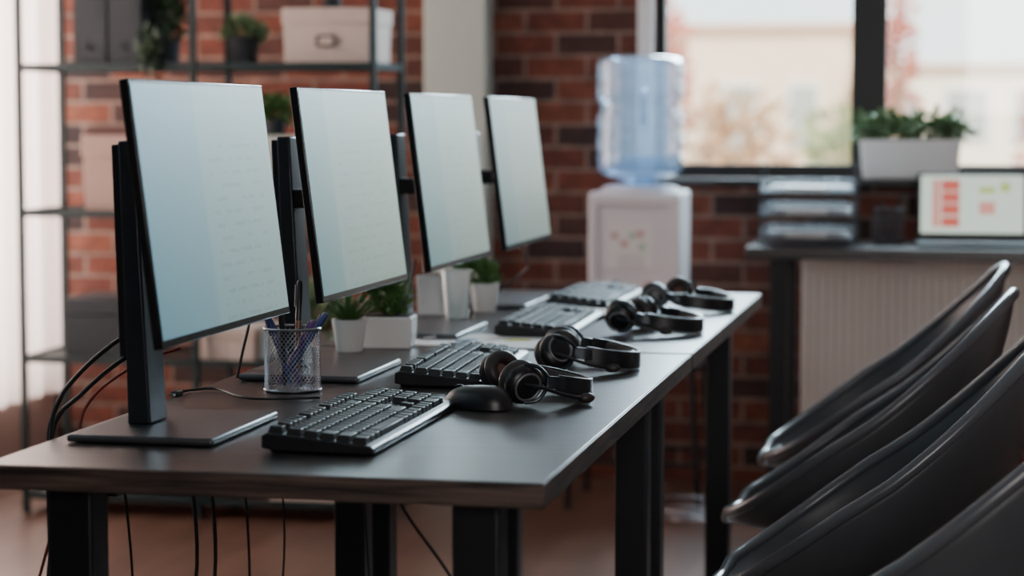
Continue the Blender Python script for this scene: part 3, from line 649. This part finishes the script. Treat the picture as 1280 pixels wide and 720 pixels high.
# ------------------------------------------------------------ water dispenser on its stand
DYc = 4.36; xd = SX(795, DYc-.14)-.008
t = thing('metal_stand', 'low black metal stand under the water dispenser', 'stand', (xd+.005, DYc, FZ))
MB().box((0, 0, .45), (.40, .36, .02)).build('top', M['blackmetal'], t, bevel=.003)
for sx in (-1, 1):
    for sy in (-1, 1): MB().tube([(sx*.18, sy*.16, .44), (sx*.205, sy*.175, 0)], .010, 10).build('leg', M['blackmetal'], t)
for s in (-1, 1):
    MB().tube([(-.197, s*.170, .15), (.197, s*.170, .15)], .007, 8).build('stretcher', M['blackmetal'], t); MB().tube([(s*.197, -.170, .15), (s*.197, .170, .15)], .007, 8).build('stretcher', M['blackmetal'], t)
t = thing('water_dispenser', 'white water dispenser with blue bottle by the brick wall', 'water dispenser', (xd, DYc, .41))
Hc = .53
MB().box((0, 0, Hc/2), (.286, .25, Hc)).build('cabinet', M['appl'], t, bevel=.009)
for s in (-1, 1): MB().box((s*.128, -.131, Hc/2), (.028, .014, Hc-.03)).build('side_rib', M['appl'], t, bevel=.005)
MB().box((0, -.131, Hc-.026), (.23, .014, .034)).build('top_rib', M['appl'], t, bevel=.005)
fr = MB().box((0, -.1265, Hc-.150), (.215, .006, .19)).build('front_panel', M['appl'], t, bevel=.004)
MB().box((-.01, -.1305, Hc-.165), (.135, .0015, .135)).build('sticker', M['paper'], fr)
for x_, z_ in ((-.05, .03), (-.02, .005), (.03, .035)): MB().lathe([(.013, 0), (.013, .001), (.0001, .001)], (x_-.01, -.1313, Hc-.165+z_), 16, AX_YN).build('red_print', M['red'], fr)
for x_, z_ in ((.005, .03), (.035, -.005)): MB().lathe([(.012, 0), (.012, .001), (.0001, .001)], (x_-.01, -.1313, Hc-.165+z_), 16, AX_YN).build('green_print', M['green'], fr)
for i in range(5): MB().box((-.01, -.1315, Hc-.195-.009*i), (.09-.012*(i % 2), .001, .003)).build('print_line', M['faint'], fr)
for s, m_ in ((-1, 'plb'), (1, 'red')):
    b = MB(); b.tube([(s*.05, -.125, .235), (s*.05, -.160, .235), (s*.05, -.165, .215)], .008, 8); tp = b.build('tap', M['appl'], t)
    MB().box((s*.05, -.160, .250), (.022, .026, .012)).build('lever', M[m_], tp, bevel=.002)
MB().box((0, -.140, .13), (.16, .04, .02)).build('drip_tray', M['fgrey'], t, bevel=.003)
MB().lathe([(.122, Hc), (.118, Hc+.012), (.095, Hc+.018), (.060, Hc+.018), (.055, Hc+.006), (.0001, Hc+.006)], n=40).build('collar', M['appl'], t)
zb = Hc+.012
prof = [(.045, zb), (.048, zb+.018), (.080, zb+.028), (.122, zb+.040), (.135, zb+.055), (.138, zb+.10), (.132, zb+.112), (.138, zb+.124), (.138, zb+.165), (.131, zb+.178), (.138, zb+.190),
        (.138, zb+.225), (.126, zb+.24), (.126, zb+.262), (.138, zb+.277), (.138, zb+.325), (.132, zb+.337), (.138, zb+.349), (.137, zb+.388), (.128, zb+.403), (.100, zb+.408), (.095, zb+.400), (.0001, zb+.398)]
bot = MB().lathe(prof, n=48).build('water_bottle', M['water'], t, angle=60)
MB().lathe([(.0001, zb+.003), (.042, zb+.003), (.046, zb+.020), (.078, zb+.031), (.119, zb+.043), (.130, zb+.058), (.129, zb+.10), (.0001, zb+.10)], n=40).build('water', M['water'], bot, angle=60)
MB().tube(spline([(.03, -.130, zb+.30), (.03, -.152, zb+.285), (.03, -.152, zb+.215), (.03, -.130, zb+.20)], 6), .010, 8).build('bottle_handle', M['water'], bot)
cable('loose coil of pale cable on the floor near the dispenser stand', [(xd+.22+.07*math.cos(a)*(1+.05*a), 4.0+.06*math.sin(a)*(1+.05*a), FZ+.010+.004*a) for a in [k*.7 for k in range(24)]], .004, 'wire', n=4)

# ------------------------------------------------------------ radiator, side desk and its things
t = thing('radiator', 'white ribbed radiator under the window', 'radiator', (.46, 4.715, .17))
for i in range(36): MB().box((-.488+i*.028, 0, .27), (.0255, .05, .54)).build('fin', M['rad'], t, bevel=.004)
for z_ in (.035, .505): MB().box((0, 0, z_), (1.0, .034, .03)).build('manifold', M['rad'], t, bevel=.004)
for s in (-1, 1): MB().tube([(s*.44, 0, .01), (s*.44, 0, -.17+FZ)], .010, 10).build('pipe', M['rad'], t)
SDZ = .775
t = thing('side_desk', 'dark side desk beneath the window with laptop and trays', 'desk', (.52, 4.43, FZ))
MB().box((0, 0, SDZ-FZ-.018), (1.40, .46, .036)).build('tabletop', M['desk'], t, bevel=.003)
for sx in (-1, 1):
    for sy in (-1, 1): MB().box((sx*.60, sy*.17, (SDZ-FZ-.036)/2), (.055, .055, SDZ-FZ-.036)).build('leg', M['blackmetal'], t, bevel=.003)
TY = 4.42; x0, x1 = SX(950, TY-.12), SX(1066, TY-.12); tw = x1-x0
t = thing('letter_tray', 'three-tier grey letter tray on the side desk', 'letter tray', ((x0+x1)/2, TY, SDZ))
for i in range(3):
    z = .022+i*.072
    b = MB(); b.box((0, 0, z), (tw, .25, .004)); b.box((-tw/2, 0, z+.017), (.004, .25, .036)); b.box((tw/2, 0, z+.017), (.004, .25, .036)); b.box((0, .125, z+.017), (tw, .004, .036))
    b.box((-tw*.36, -.125, z+.010), (tw*.27, .004, .020)); b.box((tw*.36, -.125, z+.010), (tw*.27, .004, .020))
    b.build('tray', M['tray'], t, bevel=.001)
for sx in (-1, 1):
    for sy in (-1, 1): MB().box((sx*(tw/2+.002), sy*.095, .128), (.007, .012, .256)).build('riser', M['steel'], t, bevel=.001)
for i in range(3):
    ps = MB()
    for k in range(3): ps.box((rng.uniform(-.014, .014), rng.uniform(-.008, .008), .0025+.0045*k), (tw-.044, .215, .0030))
    tag(ps.build('paper_stack', M['paper'], loc=((x0+x1)/2, TY, SDZ+.0245+i*.072)), ['stack of papers in the bottom letter tray', 'stack of papers in the middle letter tray', 'stack of papers in the top letter tray'][i], 'papers', 'papers in the letter trays')
xc = SX(1111, 4.42); t = thing('pencil_cup', 'dark mesh pencil cup beside the laptop on the side desk', 'pen cup', (xc, 4.42, SDZ))
b = MB()
for k in range(28): a = 2*PI*k/28; b.tube([(.044*math.cos(a), .044*math.sin(a), .002), (.046*math.cos(a), .046*math.sin(a), .112)], .0014, 5)
for z in (.004, .03, .058, .085, .112): b.tube(ring(.045, z), .0016, 6, closed=True)
b.build('mesh_wall', M['base'], t); MB().lathe([(.045, 0), (.045, .003), (.0001, .003)]).build('cup_base', M['steel'], t)
for dx, dy, L, lb in ((.03, .01, .165, 'pen leaning right in the dark mesh cup'), (-.02, .01, .145, 'pen leaning left in the dark mesh cup')):
    MBp = thing('pen', lb, 'pen', (xc, 4.42, SDZ), 0, 'pens in the dark cup'); d = Vector((dx, dy, .11)).normalized()
    MB().tube([d*.006+UP*.004, d*.02, d*L*.8], [.001, .004, .004], 8).build('barrel', M['penk'], MBp); MB().tube([d*L*.8, d*L], .0046, 8).build('cap', M['penk'], MBp)
LY = 4.34; x0 = SX(1146, LY); lw = .335; t = thing('laptop', 'open laptop showing a bright page with red blocks', 'laptop', (x0+lw/2, LY, SDZ), R(1))
MB().box((0, .0, .009), (lw, .22, .016)).build('base', M['dgrey'], t, bevel=.003)
b = MB()
for r_ in range(5):
    for k in range(13): b.box((-.135+.0225*k, -.01+.019*r_-.0, .0175), (.018, .015, .002))
tag(b.build('keys', M['key'], t), kind='stuff'); MB().box((0, -.075, .0175), (.09, .05, .0008)).build('touchpad', M['dgrey'], t)
lid = MB().box((0, .0, .106), (lw, .006, .212)).build('lid', M['black'], t, loc=(0, .108, .016), rot=(R(-12), 0, 0), bevel=.002)
MB().box((0, -.0035, .112), (lw-.022, .001, .182)).build('screen', M['lap'], lid)
for z_, h_ in ((.171, .034), (.133, .034), (.095, .034), (.056, .032)): MB().box((-.066, -.0045, z_), (.056, .001, h_)).build('red_block', M['lapr'], lid)
MB().box((-.110, -.0045, .114), (.024, .001, .150)).build('pink_block', M['lapg'], lid)
MB().box((.045, -.0045, .100), (.05, .001, .04)).build('pink_block', M['lapg'], lid)
MB().box((.10, -.0045, .166), (.03, .001, .03)).build('yellow_block', M['lapy'], lid); MB().box((.045, -.0045, .156), (.05, .001, .02)).build('yellow_block', M['lapy'], lid)
PYY = WY-.05; x0, x1 = SX(1074, PYY), SX(1200, PYY); pw = x1-x0
t = thing('window_planter', 'long white planter with bushy green plants on the windowsill', 'planter', ((x0+x1)/2, PYY-.005, WZ0-.002))
b = MB(); b.frust((0, 0, 0), (pw-.02, .095), (pw, .11), .128); b.build('pot', M['white'], t, bevel=.006); MB().box((0, 0, .128), (pw-.02, .09, .006)).build('soil', M['soil'], t)
b = MB()
for i in range(6): leaves(b, (-.14+.056*i, 0, .162+rng.uniform(-.012, .016)), (.045, .05, .044), 110, .034, .1)
b.build('leaves', M['leafp'], t, smooth=False)

# ------------------------------------------------------------ outdoors
struct(MB().box((0, 60, -6.1), (160, 100, .2)).build('ground', M['ground'], smooth=False))
def building(label, x0, x1, y, z1, m, wins, roofh=.5):
    t = thing('apartment_building', label, 'building', ((x0+x1)/2, y, -6)); w_ = x1-x0
    MB().box((0, 4, (z1+6)/2), (w_, 8, z1+6)).build('wall', m, t)
    MB().box((0, 4, z1+6+roofh/2), (w_+.6, 8.6, roofh)).build('roof', M['broof'], t)
    for (xa, xb, za, zb_) in wins:
        f = MB(); f.box(((xa+xb)/2-(x0+x1)/2, -.02, (za+zb_)/2+6), (xb-xa+.2, .08, zb_-za+.2)); fo = f.build('window', M['white'], t)
        MB().box(((xa+xb)/2-(x0+x1)/2, -.08, (za+zb_)/2+6), (xb-xa, .06, zb_-za)).build('pane', M['bwin'], fo)
building('beige apartment building seen through the right window pane', -2.3, 9, 60, 2.6, M['bwall2'], [(.1, 1.2, .6, 2.0), (2.0, 3.1, .6, 2.0), (-1.6, -.7, .6, 2.0), (.1, 1.2, -2.6, -1), (2.0, 3.1, -2.6, -1), (4, 5, .6, 2.0)], .15)
building('cream apartment building seen through the left window pane', -9.6, -2.9, 64, 3.9, M['bwall'], [(-8.6, -7.8, .6, 2.2), (-6.6, -5.7, .4, 2.2), (-4.6, -3.8, .4, 2.2), (-6.6, -5.7, -2.8, -1.2), (-4.6, -3.8, -2.8, -1.2)], .2)
def tree(label, x, y, z, rad, m, n, size):
    t = thing('street_tree', label, 'tree', (x, y, -6), 0, 'trees outside the window')
    MB().tube([(0, 0, 0), (.05, 0, (z+6)*.6), (0, 0, z+6)], [.22, .16, .06], 8).build('trunk', M['bark'], t)
    b = MB(); leaves(b, (0, 0, z+6), rad, n, size, .2); b.build('crown', m, t, smooth=False)
tree('reddish autumn tree at the left edge of the window view', -6.9, 52, 2.2, (.7, .9, 2.4), M['tred'], 240, .42)
tree('orange-brown tree in the middle of the left pane', -4.6, 47, .6, (1.3, 1.0, 1.2), M['tleaf'], 300, .38)
tree('green tree beside the window mullion outside', -2.5, 54, .2, (1.2, 1.1, 1.3), M['tgreen'], 260, .38)
tree('tall red-leaved tree behind the right pane edge', -1.0, 50, 2.8, (.35, .5, 2.6), M['tred'], 200, .36)
tree('small red tree at the far right outside', 2.3, 50, .8, (.45, .5, 1.2), M['tred'], 160, .30)

# ------------------------------------------------------------ lights
def area(name, loc, target, sx, sy, e, c, spread=180):
    l = bpy.data.lights.new(name, 'AREA'); l.shape = 'RECTANGLE'; l.size = sx; l.size_y = sy; l.energy = e; l.color = c; l.spread = R(spread)
    o = bpy.data.objects.new(name, l); col.objects.link(o); o.location = loc
    o.rotation_euler = (Vector(target)-Vector(loc)).to_track_quat('-Z', 'Y').to_euler(); return o
area('window_light', (.2, 5.30, 2.05), (.1, 1.6, .6), 1.5, .7, 190, (.66, .87, 1))
area('curtain_light', (-3.3, 3.6, 1.5), (0, 3.2, .9), 2.2, 2.0, 160, (1, .93, .88))
area('side_fill', (-2.45, .4, 2.0), (0, 1.3, .6), 2.6, 1.0, 10, (.60, .87, 1))  # unseen fill added inside the left wall to light the desks
area('ceiling_fill', (.4, 1.4, 2.66), (.4, 1.4, 0), 3.0, 5.0, 7, (.76, .92, 1))  # added soft ambient fill overhead, not a fixture of the room
area('rear_fill', (1.3, -3.2, 1.7), (.7, 4.8, .5), 1.6, 1.0, 12, (1, .94, .90), 80)  # frontal fill added behind the camera to brighten radiator and back wall
sl = bpy.data.lights.new('sun', 'SUN'); sl.energy = 7.5; sl.angle = R(2); sl.color = (1, .91, .79)
so = bpy.data.objects.new('sun', sl); col.objects.link(so); so.rotation_euler = (R(50), 0, R(25))
wd = bpy.data.worlds.new('sky'); bpy.context.scene.world = wd; wd.use_nodes = True
bg = wd.node_tree.nodes['Background']
tc = wd.node_tree.nodes.new('ShaderNodeTexCoord'); nz = wd.node_tree.nodes.new('ShaderNodeTexNoise'); nz.inputs['Scale'].default_value = 3
cr = wd.node_tree.nodes.new('ShaderNodeValToRGB'); cr.color_ramp.elements[0].color = (.62, .84, .90, 1); cr.color_ramp.elements[1].color = (.97, .97, .93, 1)
wd.node_tree.links.new(tc.outputs['Generated'], nz.inputs['Vector']); wd.node_tree.links.new(nz.outputs['Fac'], cr.inputs[0]); wd.node_tree.links.new(cr.outputs[0], bg.inputs[0])
bg.inputs[1].default_value = 3.8
